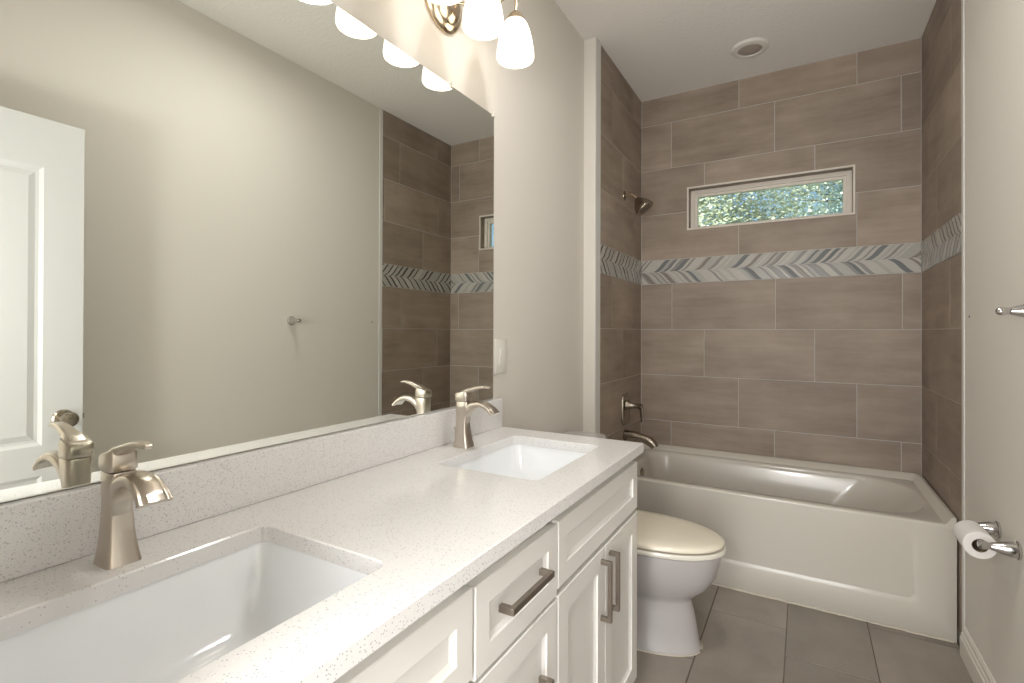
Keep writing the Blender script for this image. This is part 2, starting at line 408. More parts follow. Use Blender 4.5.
# chevron mosaic band: two rows of slanted stone and glass slips
def band(name, u0, u1, P, seed, dense, dark):
    rnd = random.Random(seed); bm = B()
    zm = (HB+HT)/2; run = .084; N = 6; gap = .0009 if dense else .0014
    for row in (0, 1):
        u = u0 - run - rnd.random()*.05
        last = 0
        while u < u1:
            r = rnd.random()*(.42 if dense else 1)
            if last in (3, 4, 5): ci = rnd.choice((0, 1, 1, 0))
            else:
                ci = 3 if r < .11*dark else 5 if r < .16*dark and dense else 4 if r < .20*dark else 2 if r < .40 else 1 if r < .72 else 0
            wdt = rnd.choice((.014, .018, .026)) if ci in (0, 1, 2) else rnd.choice((.018, .026, .034))
            if dense:
                if ci > 2: wdt = rnd.choice((.013, .016, .020)); ci = 5
                else: wdt = rnd.choice((.036, .044, .054)); ci = rnd.choice((0, 0, 1))
                if last > 2 and ci > 2: ci = 0
            last = ci
            z0, z1 = (zm+gap/2, HT-.002) if row else (HB+.002, zm-gap/2)
            base, front = [], []
            ts = [i/N for i in range(N+1)]
            zt = lambda t: (z0 + (z1-z0)*t) if row else (z1 - (z1-z0)*t)
            off = lambda t: run*(t**.8*.75 + t*.25) + .003*math.sin(t*2*PI)
            L = [(u+off(t), zt(t)) for t in ts]; R = [(u+wdt-gap+off(t), zt(t)) for t in ts]
            for i in range(N):
                q = [L[i], R[i], R[i+1], L[i+1]]
                q = [(min(max(a, u0+.001), u1-.001), b) for a, b in q]
                if max(a for a, b in q) - min(a for a, b in q) < .002: continue
                if q[1][0]-q[0][0] < 1e-4 and q[2][0]-q[3][0] < 1e-4: continue
                f = [bm.verts.new(P(a, b, .0035)) for a, b in q]; g = [bm.verts.new(P(a, b, 0)) for a, b in q]
                faces = [f, [f[0], g[0], g[3], f[3]], [f[1], f[2], g[2], g[1]]]
                if i == 0: faces.append([f[0], f[1], g[1], g[0]])
                if i == N-1: faces.append([f[3], g[3], g[2], f[2]])
                for fa in faces:
                    try: bm.faces.new(fa).material_index = ci
                    except ValueError: pass
            u += wdt
    pts = [P(u0, HB, 0), P(u1, HB, 0), P(u1, HT, 0), P(u0, HT, 0)]; pb = [P(u0, HB, .0018), P(u1, HB, .0018), P(u1, HT, .0018), P(u0, HT, .0018)]
    loft(bm, [pts, pb], mi=6)
    return obj(name, bm, MOS + [GROUT], kind='structure')
band('trim_2', XL, XR, lambda u, v, h: Vector((u, YB+.0012-h, v)), 3, False, 1.0)
band('trim_3', YT, YB, lambda u, v, h: Vector((XL-.0012+h, u, v)), 5, True, 1.9)
band('trim_4', YT, YB, lambda u, v, h: Vector((XR+.0012-h, u, v)), 8, True, 1.9)

# tile edge strips where paint meets tile, and caulk lines
bm = B(); box(bm, XL-.004, XL+.0022, YT-.072, YT, 0, HC, bev=.001); obj('trim_5', bm, METTRIM, kind='structure')
bm = B(); box(bm, XR-.0035, XR+.001, YT-.030, YT, 0, HC, bev=.001); obj('trim_6', bm, METTRIM, kind='structure')
# baseboard with a stepped face
def prism_y(bm, prof, y0, y1, mi=0):
    loft(bm, [[Vector((x, y, z)) for x, z in prof] for y in (y0, y1)], mi=mi)
bm = B()
prism_y(bm, [(XR, 0), (XR-.016, 0), (XR-.016, .070), (XR-.012, .076), (XR-.012, .086), (XR-.008, .092), (XR-.008, .104), (XR-.004, .114), (XR, .116)], .09, YT-.031)
obj('baseboard_right', bm, WHITE, kind='structure')
bm = B()
prism_y(bm, [(-.0043, 0), (.012, 0), (.012, .070), (.008, .076), (.008, .086), (.004, .092), (.004, .104), (.0, .114), (-.0043, .116)], 1.68, 2.553)
obj('baseboard_left', bm, WHITE, kind='structure')

# window
bm = B()
t_ = .011
for r in ((WX0-t_, WX1+t_, WZ1, WZ1+t_), (WX0-t_, WX1+t_, WZ0-t_, WZ0), (WX0-t_, WX0, WZ0, WZ1), (WX1, WX1+t_, WZ0, WZ1)):
    box(bm, r[0], r[1], YB-.006, YB+.004, r[2], r[3], bev=.0015)
obj('trim_7', bm, VINYL, kind='structure')
wf = bpy.data.objects.new('window_1', None); COL.objects.link(wf); WLOC[wf] = Vector(((WX0+WX1)/2, YB+.09, WZ0)); wf.location = WLOC[wf]; wf['kind'] = 'structure'
bm = B()
def ringframe(bm, x0, x1, z0, z1, wd, y0, y1, bev=.002):
    box(bm, x0, x0+wd, y0, y1, z0, z1, bev=bev); box(bm, x1-wd, x1, y0, y1, z0, z1, bev=bev)
    box(bm, x0+wd, x1-wd, y0, y1, z1-wd, z1, bev=bev); box(bm, x0+wd, x1-wd, y0, y1, z0, z0+wd*.45, bev=bev)
ringframe(bm, WX0+.001, WX1-.001, WZ0+.001, WZ1-.001, .026, YB+.055, YB+.12)
ringframe(bm, WX0+.024, WX1-.024, WZ0+.011, WZ1-.024, .020, YB+.068, YB+.105)
obj('window_frame', bm, VINYL, wf)
bm = B(); box(bm, WX0+.04, WX1-.04, YB+.085, YB+.089, WZ0+.018, WZ1-.04); obj('window_pane', bm, GLASS, wf)
bm = B()  # grey reveal lining
for r in ((WX0-.001, WX1+.001, WZ1-.002, WZ1+.002), (WX0-.001, WX1+.001, WZ0-.002, WZ0+.002)):
    box(bm, r[0], r[1], YB+.004, YB+.15, r[2], r[3])
for r in ((WX0-.002, WX0+.002), (WX1-.002, WX1+.002)): box(bm, r[0], r[1], YB+.004, YB+.15, WZ0, WZ1)
obj('trim_8', bm, TILE_B, kind='structure')

# ------------------------------------------------------------------ outdoors
bm = B(); box(bm, -40, 40, 3.7, 60, -.5, -.3); obj('ground', bm, GROUND, kind='structure')
def tree(x, y, h, crown, seed, m, label):
    r = random.Random(seed)
    t = thing('tree', (x, y, -.3), label, 'tree', 'trees behind the bathroom window')
    bm = B()
    tube(bm, smooth_path([(x, y, -.3), (x+.1, y, h*.35), (x-.05, y+.1, h*.7), (x, y, h)]), [.2, .04], 10)
    for k in range(26):
        a = r.random()*2*PI; z = h*(.22+.7*r.random()); L = crown*(.6+.5*r.random())
        p0 = Vector((x, y, z)); p1 = p0 + Vector((math.cos(a)*L*.5, math.sin(a)*L*.5, L*.2)); p2 = p0 + Vector((math.cos(a)*L, math.sin(a)*L, L*(.5*r.random())))
        tube(bm, smooth_path([p0, p1, p2], 4), [.045, .012], 6)
    obj('trunk', bm, BARK, t, smooth=True)
    bm = B(); lay = bm.loops.layers.float_color.new('rnd')
    clusters = []
    for k in range(330):
        a = r.random()*2*PI; rad = crown*math.sqrt(r.random()); z = h*(.28 + .62*r.random())
        clusters.append((Vector((x+math.cos(a)*rad, y+math.sin(a)*rad*.8, z)), .28+.25*r.random()))
    for c, s in clusters:
        tone = r.random()
        for k in range(190):
            d = Vector((r.gauss(0, 1), r.gauss(0, 1), r.gauss(0, .7))); p = c + d*s*.6
            ax = Vector((r.gauss(0, 1), r.gauss(0, 1), r.gauss(0, .6))).normalized(); si, _ = frame_for(ax)
            L = .035+.045*r.random(); wv = si*L*.38
            vs = [bm.verts.new(q) for q in (p, p+ax*L*.5+wv, p+ax*L, p+ax*L*.5-wv)]
            f = bm.faces.new(vs); v = min(1, max(0, tone*.6+.4*r.random()))
            for l in f.loops: l[lay] = (v, v, v, 1)
    obj('foliage', bm, m, t)
tree(-.9, 8.6, 5.6, 2.2, 1, LEAF, 'sunlit leafy tree outside the left side of the window')
tree(3.4, 17.6, 9.0, 3.6, 5, LEAF2, 'tall tree farthest away, its crown showing between the two nearer ones in the window')
tree(3.0, 12.4, 6.0, 2.3, 2, LEAF2, 'darker bluish leafy tree outside the right side of the window')

# ------------------------------------------------------------------ vanity cabinets
XF = .555      # face of doors and drawer fronts
def shaker(bm, y0, y1, z0, z1, stile=.056, xf=XF, t=.019, flat=False):
    def R(i, x): return [Vector((x, y0+i, z0+i)), Vector((x, y1-i, z0+i)), Vector((x, y1-i, z1-i)), Vector((x, y0+i, z1-i))]
    loft(bm, [R(0, xf-t), R(0, xf-.002), R(.002, xf), R(stile, xf), R(stile+.0015, xf-.004), R(stile+.010, xf-.0085), R(stile+.011, xf-.0085)], cap0=True, cap1=True)
def pull(name, parent, c, L, vertical):
    """square U bar pull centred at c on the face"""
    bm = B(); x = c[0]; s = .0055; st = .031
    if vertical:
        z0, z1 = c[2]-L/2, c[2]+L/2
        box(bm, x+st-2*s, x+st, c[1]-s, c[1]+s, z0, z1, bev=.0008)
        for z in (z0, z1-2*s): box(bm, x-.001, x+st-.5*s, c[1]-s*1.05, c[1]+s*1.05, z-.0004, z+2*s+.0004, bev=.0008)
    else:
        y0, y1 = c[1]-L/2, c[1]+L/2
        box(bm, x+st-2*s, x+st, y0, y1, c[2]-s*1.15, c[2]+s*1.15, bev=.0008)
        for y in (y0, y1-2*s): box(bm, x-.001, x+st-.5*s, y-.0004, y+2*s+.0004, c[2]-s*1.2, c[2]+s*1.2, bev=.0008)
    return obj(name, bm, PULL, parent)
ZT = .832
def carcass(t, y0, y1, right_end=False):
    bm = B()
    box(bm, .003, .018+.5, y0, y0+.016, .0, .862); box(bm, .003, .535, y1-.016, y1, 0 if not right_end else .0, .862)
    box(bm, .003, .518, y0, y1, .10, .116); box(bm, .003, .015, y0, y1, .116, .862)
    box(bm, .46, .476, y0, y1, 0, .10)                       # toe kick board
    # face frame
    box(bm, .517, .535, y0, y0+.03, .10, .862); box(bm, .517, .535, y1-.03, y1, .10, .862)
    box(bm, .517, .535, y0+.03, y1-.03, .822, .862); box(bm, .517, .535, y0+.03, y1-.03, .10, .13); box(bm, .517, .535, y0+.03, y1-.03, .65, .69)
    return obj('carcass', bm, CABW, t)
def sink_base(y0, y1, label, group):
    t = thing('sink_cabinet', (.28, (y0+y1)/2, 0), label, 'cabinet', group)
    carcass(t, y0, y1)
    bm = B(); shaker(bm, y0+.003, y1-.003, .678, ZT, stile=.046); obj('false_drawer_front', bm, CABW, t)
    ym = (y0+y1)/2
    for a, b, hy in ((y0+.003, ym-.0015, ym-.033), (ym+.0015, y1-.003, ym+.033)):
        bm = B(); shaker(bm, a, b, .112, .664); d = obj('door', bm, CABW, t)
        pull('handle', d, (XF, hy, .555), .165, True)
    return t
sink_base(1.036, 1.664, 'white shaker sink cabinet with two doors beside the toilet', 'white vanity sink cabinets')
sink_base(.072, .702, 'white shaker sink cabinet nearest the camera, at the bottom edge of the picture', 'white vanity sink cabinets')
t = thing('drawer_cabinet', (.28, .869, 0), 'white shaker three-drawer cabinet in the middle of the vanity, one wide grey pull', 'cabinet')
carcass(t, .703, 1.035)
for z0, z1, pz in ((.668, .829, .757), (.395, .660, .53), (.112, .387, .25)):
    bm = B(); shaker(bm, .706, 1.032, z0, z1, stile=.05 if z1 < .7 else .044); d = obj('drawer', bm, CABW, t)
    pull('handle', d, (XF, .868, pz), .172, False)

# ------------------------------------------------------------------ countertop with two sink cut-outs
SINKS = ((.143, .462, .143, .593), (.143, .462, 1.108, 1.556))
CY0, CY1, CX1, CZ0, CZ1 = .062, 1.672, .5725, .863, .893
ct = thing('countertop', (.29, .87, CZ0), 'speckled white quartz vanity countertop with two sink cut-outs', 'countertop')
bm = B()
def slab(bm, x0, x1, y0, y1, holes, z0, z1, r):
    """slab with rounded rectangular holes: one strip of slab per hole"""
    cuts = [y0] + [(holes[i][3]+holes[i+1][2])/2 for i in range(len(holes)-1)] + [y1]
    n = 6; e = .0025
    for h, a, b in zip(holes, cuts, cuts[1:]):
        inner = rr(h[0], h[1], h[2], h[3], r, 0, n)
        outer = []
        cx, cy = (h[0]+h[1])/2, (h[2]+h[3])/2
        cnt = n+1
        corners = ((x1, b), (x0, b), (x0, a), (x1, a))
        for q in range(4):
            for k in range(cnt):
                p = inner[q*cnt+k]; X, Y = corners[q]
                if k < cnt//2: outer.append(Vector((X, min(max(p.y, a), b), 0)) if q % 2 == 0 else Vector((p.x, Y, 0)))
                elif k == cnt//2: outer.append(Vector((X, Y, 0)))
                else: outer.append(Vector((p.x, Y, 0)) if q % 2 == 0 else Vector((X, min(max(p.y, a), b), 0)))
        up = lambda ring, z: [Vector((p.x, p.y, z)) for p in ring]
        inn = rr(h[0]-e, h[1]+e, h[2]-e, h[3]+e, r+e, 0, n)
        # front edge arris eased
        def o2(ring): return [Vector((x1-.002 if abs(p.x-x1) < 1e-6 else p.x, y1-.002 if abs(p.y-y1) < 1e-6 else p.y, 0)) for p in ring]
        rings = [up(outer, z0), up(outer, z1-.002), up(o2(outer), z1), up(inn, z1), up(inner, z1-e), up(inner, z0)]
        vr = loft(bm, rings, cap0=False, cap1=False)
        m_ = len(outer)
        for i in range(m_): bm.faces.new((vr[0][i], vr[-1][i], vr[-1][(i+1) % m_], vr[0][(i+1) % m_]))
slab(bm, -.0040, CX1, CY0, CY1, SINKS, CZ0, CZ1, .022)
bmesh.ops.remove_doubles(bm, verts=bm.verts, dist=1e-5)
obj('slab', bm, QUARTZ, ct)
bm = B(); box(bm, -.0040, .020, CY0, CY1-.002, CZ1+.0005, 1.0035, bev=.0015); obj('backsplash', bm, QUARTZ, ct)

def basin(s, label):
    x0, x1, y0, y1 = s; z = CZ0
    t = thing('sink', ((x0+x1)/2, (y0+y1)/2, z-.155), label, 'sink', 'rectangular undermount sinks')
    o = -.003
    bm = B(); rings = []
    rings.append(rr(x0-.02, x1+.02, y0-.02, y1+.02, .035, z-.001))
    rings.append(rr(x0-o*-1-.0, x1+.003, y0-.003, y1+.003, .03, z-.001))
    for f, dz in ((0, .012), (.008, .06), (.02, .10), (.045, .128), (.075, .139), (.11, .143)):
        rings.append(rr(x0+f*.9, x1-f*.9, y0+f, y1-f, .035+f*.35, z-.001-dz))
    rings.append(rr((x0+x1)/2-.025, (x0+x1)/2+.025, (y0+y1)/2-.025, (y0+y1)/2+.025, .0249, z-.150))
    n_in = len(rings)
    rings.append(rr((x0+x1)/2-.02, (x0+x1)/2+.02, (y0+y1)/2-.02, (y0+y1)/2+.02, .0199, z-.162))
    for f, dz in ((.09, .155), (.03, .135), (-.003, .09), (-.008, .014), (-.02, .014)):
        rings.append(rr(x0+f, x1-f, y0+f, y1-f, .04, z-dz))
    loft(bm, rings, cap0=False, cap1=False); 
    obj('bowl', bm, PORC, t, smooth=True, angle=50)
    bm = B(); lathe(bm, [(.0235, 0), (.0245, .002), (.018, .0035), (.016, .001), (.010, .004), (.0, .006)], ((x0+x1)/2, (y0+y1)/2, z-.1495)); obj('drain', bm, NICK, t, smooth=True)
    return t
basin(SINKS[0], 'white rectangular undermount sink nearest the camera in the foreground')
basin(SINKS[1], 'white rectangular undermount sink at the far end of the counter, by the toilet')

# ------------------------------------------------------------------ faucets
def rsec(c, u, v, a, b, p=4.5, n=20):
    """superellipse section centred c with half sizes a along u, b along v"""
    out = []
    for i in range(n):
        t_ = 2*PI*i/n; cs, sn = math.cos(t_), math.sin(t_)
        out.append(Vector(c) + Vector(u)*a*math.copysign(abs(cs)**(2/p), cs) + Vector(v)*b*math.copysign(abs(sn)**(2/p), sn))
    return out
def faucet(x, y, z, label):
    t = thing('faucet', (x, y, z), label, 'faucet', 'single-handle brushed nickel faucets')
    X, Y, Z = Vector((1, 0, 0)), Vector((0, 1, 0)), Vector((0, 0, 1))
    bm = B()
    # flared body; (height, back x, front x, half width y)
    prof = [(0, -.027, .031, .0255), (.006, -.026, .0295, .0245), (.025, -.0235, .0245, .0215), (.05, -.022, .020, .0190), (.08, -.021, .0175, .0170),
            (.100, -.0205, .0185, .0165), (.125, -.0205, .024, .0180), (.142, -.0205, .026, .0185), (.1455, -.0195, .025, .0175)]
    loft(bm, [rsec((x+(a+b)/2, y, z+h), X, Y, (b-a)/2, hw, p=6) for h, a, b, hw in prof])
    obj('body', bm, NICK, t, smooth=True, angle=40)
    # arching flat spout that grows out of the body front and widens to the lip
    bm = B()
    path = smooth_path([(x+.001, y, z+.082), (x+.008, y, z+.108), (x+.028, y, z+.1285), (x+.056, y, z+.141), (x+.084, y, z+.1405), (x+.108, y, z+.129), (x+.123, y, z+.115)], 4)
    n = len(path); rings = []
    for i, p in enumerate(path):
        d = (path[min(i+1, n-1)] - path[max(i-1, 0)]).normalized(); nrm = Y.cross(d)*-1
        f = i/(n-1); hw = .0162 + .0080*f**1.5; tk = .015*(1-f)**1.3 + .0045
        ring = []
        m_ = 28
        for k in range(m_):
            a = 2*PI*k/m_; cs, sn = math.cos(a), math.sin(a)
            u = math.copysign(abs(cs)**.5, cs)*hw; v = math.copysign(abs(sn)**.6, sn)*tk
            if sn > .2: v += -.0024*f*math.cos(u/hw*PI*3) - .004*f*(u/hw)**2     # ribbed, slightly bowed top
            elif sn < -.2: v += -.004*f*(u/hw)**2
            ring.append(p + Y*u + nrm*v)
        rings.append(ring)
    loft(bm, rings); obj('spout', bm, NICK, t, smooth=True, angle=50)
    # handle: block on a dark neck, with a thin lever reaching forward and up
    bm = B(); lathe(bm, [(.017, 0), (.017, .008)], (x+.002, y, z+.144), segs=20); obj('neck', bm, DARK, t, smooth=True)
    bm = B()
    loft(bm, [rsec((x+.001, y, z+.1475), X, Y, .0225, .0195, 6), rsec((x+.001, y, z+.1500), X, Y, .024, .0205, 6), rsec((x+.0, y, z+.168), X+Z*.12, Y, .0238, .0202, 6), rsec((x-.001, y, z+.1755), X+Z*.26, Y, .0212, .0190, 6), rsec((x-.001, y, z+.1775), X+Z*.26, Y, .017, .0155, 6)])
    pth = smooth_path([(x-.004, y, z+.166), (x+.012, y, z+.177), (x+.030, y, z+.184), (x+.055, y, z+.192), (x+.080, y, z+.196), (x+.101, y, z+.194)], 5)
    n = len(pth); rings = []
    for i, p in enumerate(pth):
        d = (pth[min(i+1, n-1)] - pth[max(i-1, 0)]).normalized(); nrm = Y.cross(d)*-1; f = i/(n-1)
        hw = .0115*(1-f)**1.2 + .0085 - .002*math.sin(f*PI); tk = .007*(1-f) + .0034
        if i == n-1: hw *= .7; tk *= .6
        rings.append(rsec(p, Y, nrm, hw, tk, 3.2))
    loft(bm, rings)
    obj('handle', bm, NICK, t, smooth=True, angle=40)
    bm = B(); tube(bm, [(x-.026, y, z-.002), (x-.026, y, z+.05)], .0025, 10); lathe(bm, [(.0025, 0), (.005, .003), (.005, .008), (.002, .010)], (x-.026, y, z+.048), segs=12)
    bmesh.ops.translate(bm, verts=bm.verts, vec=(-.006, 0, .0025)); obj('drain_rod', bm, NICK, t, smooth=True)
    return t
FX = .0700
faucet(.080, .378, CZ1+.0003, 'brushed nickel faucet on the near sink in the left foreground')
faucet(.084, 1.322, CZ1+.0003, 'brushed nickel faucet behind the far sink')

# ------------------------------------------------------------------ mirror, switch plate
mt = thing('mirror', (.004, .87, 1.006), 'large frameless wall mirror above the vanity backsplash', 'mirror')
bm = B(); box(bm, -.0042, .0004, .085, 1.632, 1.006, 2.100)
for f in bm.faces:
    f.material_index = 0 if f.calc_center_median().x > .0003 else 1
obj('glass', bm, [MIRR, MEDGE], mt)
for y, z in ((1.628, 2.100), (1.365, 2.101), (.5, 2.101)):
    bm = B(); box(bm, -.004, .005, y-.007, y+.007, z-.006, z+.010, bev=.001); obj('clip', bm, mat('clear_mirror_clip', (.75, .72, .65), .15) if 'clear_mirror_clip' not in bpy.data.materials else bpy.data.materials['clear_mirror_clip'], mt)
sp = thing('switch_plate', (.003, 1.688, 1.10), 'white wall plate with a rocker switch on the wall right of the mirror', 'light switch')
bm = B(); box(bm, -.0042, .004, 1.645, 1.732, 1.100, 1.235, bev=.0025); obj('plate', bm, PLAST, sp, smooth=True)
bm = B(); box(bm, .003, .0065, 1.672, 1.705, 1.135, 1.200, bev=.001); box(bm, .005, .0085, 1.676, 1.701, 1.170, 1.196, bev=.001); obj('rocker', bm, PLAST, sp)
for z in (1.118, 1.217):
    bm = B(); lathe(bm, [(.003, 0), (.003, .001), (.0, .0015)], (.004, 1.6885, z), (1, 0, 0), 12); obj('screw', bm, PLAST, sp)

# ------------------------------------------------------------------ vanity light
vl = thing('vanity_light', (.0, 1.30, 2.33), 'three-light nickel vanity fixture with frosted bell shades, above the mirror', 'wall light')
bm = B()
rings = []
for r_, h in ((.096, -.004), (.098, .006), (.093, .013), (.080, .020), (.074, .021), (.069, .027), (.05, .036), (.028, .041), (.005, .042)):
    rings.append([Vector((h, 1.312+math.cos(2*PI*i/48)*r_*.98, 2.358+math.sin(2*PI*i/48)*r_*1.0)) for i in range(48)])
loft(bm, rings); obj('backplate', bm, GOLDN, vl, smooth=True, angle=30)
SX = .168
for ys in (1.10, 1.302, 1.505):
    bm = B()
    dy = ys-1.30
    pth = smooth_path([(.03, 1.30+dy*.08, 2.355), (.07, 1.30+dy*.35, 2.360), (.115, 1.30+dy*.75, 2.395), (.150, ys-dy*.05, 2.44), (SX, ys, 2.425), (SX, ys, 2.378)], 6)
    tube(bm, pth, .0052, 12); obj('arm', bm, GOLDN, vl, smooth=True)
    bm = B(); lathe(bm, [(.008, .036), (.013, .030), (.024, .020), (.034, .004), (.036, -.004), (.030, -.006)], (SX, ys, 2.346), segs=32); obj('shade_cap', bm, GOLDN, vl, smooth=True)
    bm = B()
    prof = [(.026, .140), (.033, .134), (.043, .118), (.051, .096), (.058, .068), (.063, .04), (.0655, .018), (.065, .005), (.0625, 0.0)]
    lathe(bm, prof, (SX, ys, 2.212), segs=40, cap0=False, cap1=False)
    lathe(bm, [(.0625, 0), (.0612, .001), (.0615, .006), (.0605, .003)], (SX, ys, 2.212), segs=40, cap0=False, cap1=False)
    sh = obj('shade', bm, SHADE, vl, smooth=True, angle=60)
    bm = B(); lathe(bm, [(.012, .11), (.013, .085), (.022, .065), (.030, .045), (.031, .03), (.026, .012), (.014, .002), (.001, 0)], (SX, ys, 2.226), segs=24, cap0=True, cap1=False)
    obj('bulb', bm, BULB, sh, smooth=True)
    lo = lamp('bulb_light', 'POINT', (SX, ys, 2.222), .16, (1.0, .92, .82), shadow_soft_size=.03)

# ------------------------------------------------------------------ ceiling exhaust light
cl = thing('ceiling_fan_light', (.773, 3.085, HC-.03), 'round white recessed light trim in the ceiling above the tub', 'ceiling light')
bm = B(); lathe(bm, [(.098, 0), (.098, .004), (.092, .012), (.072, .018), (.062, .016), (.060, .012)], (.773, 3.085, HC-.0005), (0, 0, -1), 48, cap1=False); obj('trim_ring', bm, PLAST, cl, smooth=True)
bm = B(); lathe(bm, [(.061, 0), (.058, .006), (.035, .010), (.001, .011)], (.773, 3.085, HC-.006), (0, 0, -1), 40); obj('lens', bm, mat('frosted_lens', (.42, .37, .31), .5), cl, smooth=True)

dl = thing('added_ceiling_light', (.85, 1.45, HC-.07), 'added out-of-view fill light fixture above the open floor beside the vanity', 'ceiling light')  # unseen fixture added to house the overhead fill
bm = B(); lathe(bm, [(.150, 0), (.152, .010), (.146, .030), (.140, .034), (.136, .030)], (.85, 1.45, HC-.0005), (0, 0, -1), 48, cap1=False); obj('trim_ring', bm, NICK, dl, smooth=True)
bm = B(); lathe(bm, [(.137, 0), (.128, .018), (.09, .034), (.001, .040)], (.85, 1.45, HC-.030), (0, 0, -1), 48); obj('lens', bm, ADDED_LENS, dl, smooth=True)

# ------------------------------------------------------------------ bathtub
tb = thing('bathtub', (.82, 3.06, 0), 'white alcove bathtub with a recessed apron panel', 'bathtub')
X0, X1, Y0, Y1, ZD = .066, 1.576, 2.684, 3.4365, .475
bm = B()
N_ = 8
rings = [rr(X0, X1, Y0+.006, Y1, .004, .14, N_), rr(X0, X1, Y0+.001, Y1, .004, ZD-.02, N_), rr(X0, X1, Y0+.0, Y1, .004, ZD-.009, N_), rr(X0+.001, X1-.001, Y0+.003, Y1-.003, .004, ZD-.003, N_), rr(X0+.003, X1-.003, Y0+.009, Y1-.006, .004, ZD, N_),
         rr(.155, 1.525, Y0+.052, 3.372, (.24, .12, .12, .24), ZD, N_), rr(.163, 1.515, Y0+.060, 3.364, (.235, .115, .115, .235), ZD-.006, N_),
         rr(.168, 1.500, Y0+.067, 3.357, (.23, .11, .11, .23), ZD-.03, N_),
         rr(.185, 1.415, Y0+.082, 3.342, (.22, .10, .10, .22), .36, N_), rr(.20, 1.32, Y0+.10, 3.325, (.20, .10, .10, .20), .25, N_),
         rr(.215, 1.25, Y0+.12, 3.305, (.18, .10, .10, .18), .17, N_), rr(.24, 1.20, Y0+.15, 3.275, (.15, .10, .10, .15), .135, N_), rr(.30, 1.12, Y0+.21, 3.215, .08, .122, N_), rr(.5, 1.0, Y0+.34, 3.085, .03, .120, N_)]
loft(bm, rings, cap0=False, cap1=True)
# tiling flange / raised ledge round back and ends
U = lambda o, z: [Vector((X0+o, Y0+.004, z)), Vector((X0+o, Y1-o-.02, z)), Vector((X0+o+.02, Y1-o, z)), Vector((X1-o-.02, Y1-o, z)), Vector((X1-o, Y1-o-.02, z)), Vector((X1-o, Y0+.004, z))]
prof = [(0, ZD-.02), (0, .507), (.010, .5085), (.016, .506), (.030, .482), (.040, ZD-.001), (.040, ZD-.02)]
vr = loft(bm, [U(o, z) for o, z in prof], closed=False, cap0=False, cap1=False)
bm.faces.new([r[0] for r in vr]); bm.faces.new([r[-1] for r in vr])
# apron with a recessed upper panel and a projecting foot
def AR(x0, x1, z0, z1, y, r):
    out = []
    for p in rr(x0, x1, z0, z1, r, 0, N_):
        k = 1 - min(1, max(0, (p.y-.30)/.15)); k = k*k*(3-2*k)
        out.append(Vector((p.x, Y0 + ((y-Y0)*k if y < Y0+.02 and y > Y0 else y-Y0), p.y)))
    return out
loft(bm, [AR(X0, X1, 0, ZD-.008, Y0+.03, .001), AR(X0, X1, 0, ZD-.008, Y0+.0005, .001), AR(X0+.001, X1-.001, .001, ZD-.009, Y0-.0003, .001),
          AR(.14, 1.462, .118, ZD-.012, Y0-.0003, .030), AR(.152, 1.448, .130, ZD-.014, Y0+.003, .030), AR(.170, 1.430, .150, ZD-.018, Y0+.009, .028), AR(.180, 1.420, .160, ZD-.022, Y0+.010, .026),
          AR(.30, 1.30, .20, ZD-.06, Y0+.010, .026)], cap0=True, cap1=True)
obj('shell', bm, ACR, tb, smooth=True, angle=50)
bm = B(); lathe(bm, [(.036, 0), (.036, .004), (.030, .009), (.008, .011), (.001, .011)], (.176, 3.06, .395), (1, 0, .06), 28); obj('overflow_plate', bm, NICKD, tb, smooth=True)
bm = B(); lathe(bm, [(.034, 0), (.032, .003), (.012, .004), (.010, .008), (.001, .009)], (.36, 3.06, .1212), (0, 0, 1), 24); obj('drain', bm, NICKD, tb, smooth=True)
bm = B(); r = random.Random(4)   # rough caulk bead along the foot of the apron
pts = [(X0+.02+i*.0151, Y0-.002-r.random()*.003, .001+r.random()*.003) for i in range(99)]
tube(bm, pts, [.003+r.random()*.002 for _ in pts], 6); obj('caulk_bead', bm, CAULK, tb, smooth=True)

# tub spout, valve, shower head on the left tile wall
YV = 3.075
ts = thing('tub_spout', (XL, YV, .60), 'brushed nickel tub spout low on the left tile wall', 'spout')
bm = B()
pth = smooth_path([(XL+.001, YV, .618), (XL+.05, YV, .618), (XL+.10, YV, .610), (XL+.15, YV, .598), (XL+.178, YV, .578), (XL+.188, YV, .562)], 5); n = len(pth); rings = []
for i, p in enumerate(pth):
    d = (pth[min(i+1, n-1)]-pth[max(i-1, 0)]).normalized(); nrm = Vector((0, 1, 0)).cross(d); f = i/(n-1)
    rings.append(rsec(p, (0, 1, 0), nrm, .032-.007*f, .033-.010*f**.7, 3))
loft(bm, rings); obj('spout_body', bm, NICKD, ts, smooth=True, angle=50)
bm = B(); lathe(bm, [(.034, 0), (.034, .005), (.029, .010)], (XL+.0006, YV, .618), (1, 0, 0), 28); obj('flange', bm, NICKD, ts, smooth=True)
bm = B(); lathe(bm, [(.004, 0), (.004, .016), (.0075, .019), (.0075, .025), (.003, .027)], (XL+.165, YV, .596), (.25, 0, 1), 14); obj('diverter_knob', bm, NICKD, ts, smooth=True)
tv = thing('shower_valve', (XL, YV, .69), 'brushed nickel shower valve lever on a rectangular plate above the tub spout', 'valve')
bm = B(); X_ = Vector((0, 1, 0)); Z_ = Vector((0, 0, 1))
loft(bm, [rsec((XL+h, YV, .781), X_, Z_, a, b, 5, 32) for a, b, h in ((.072, .096, .0006), (.074, .098, .005), (.071, .095, .013), (.058, .082, .017), (.055, .079, .0145), (.01, .01, .0155))]); obj('valve_plate', bm, NICKD, tv, smooth=True)
bm = B(); lathe(bm, [(.034, 0), (.030, .012), (.020, .03), (.015, .055), (.016, .080), (.018, .092), (.012, .099)], (XL+.014, YV, .805), (1, 0, 0), 28); obj('hub', bm, NICKD, tv, smooth=True)
bm = B(); rings = []
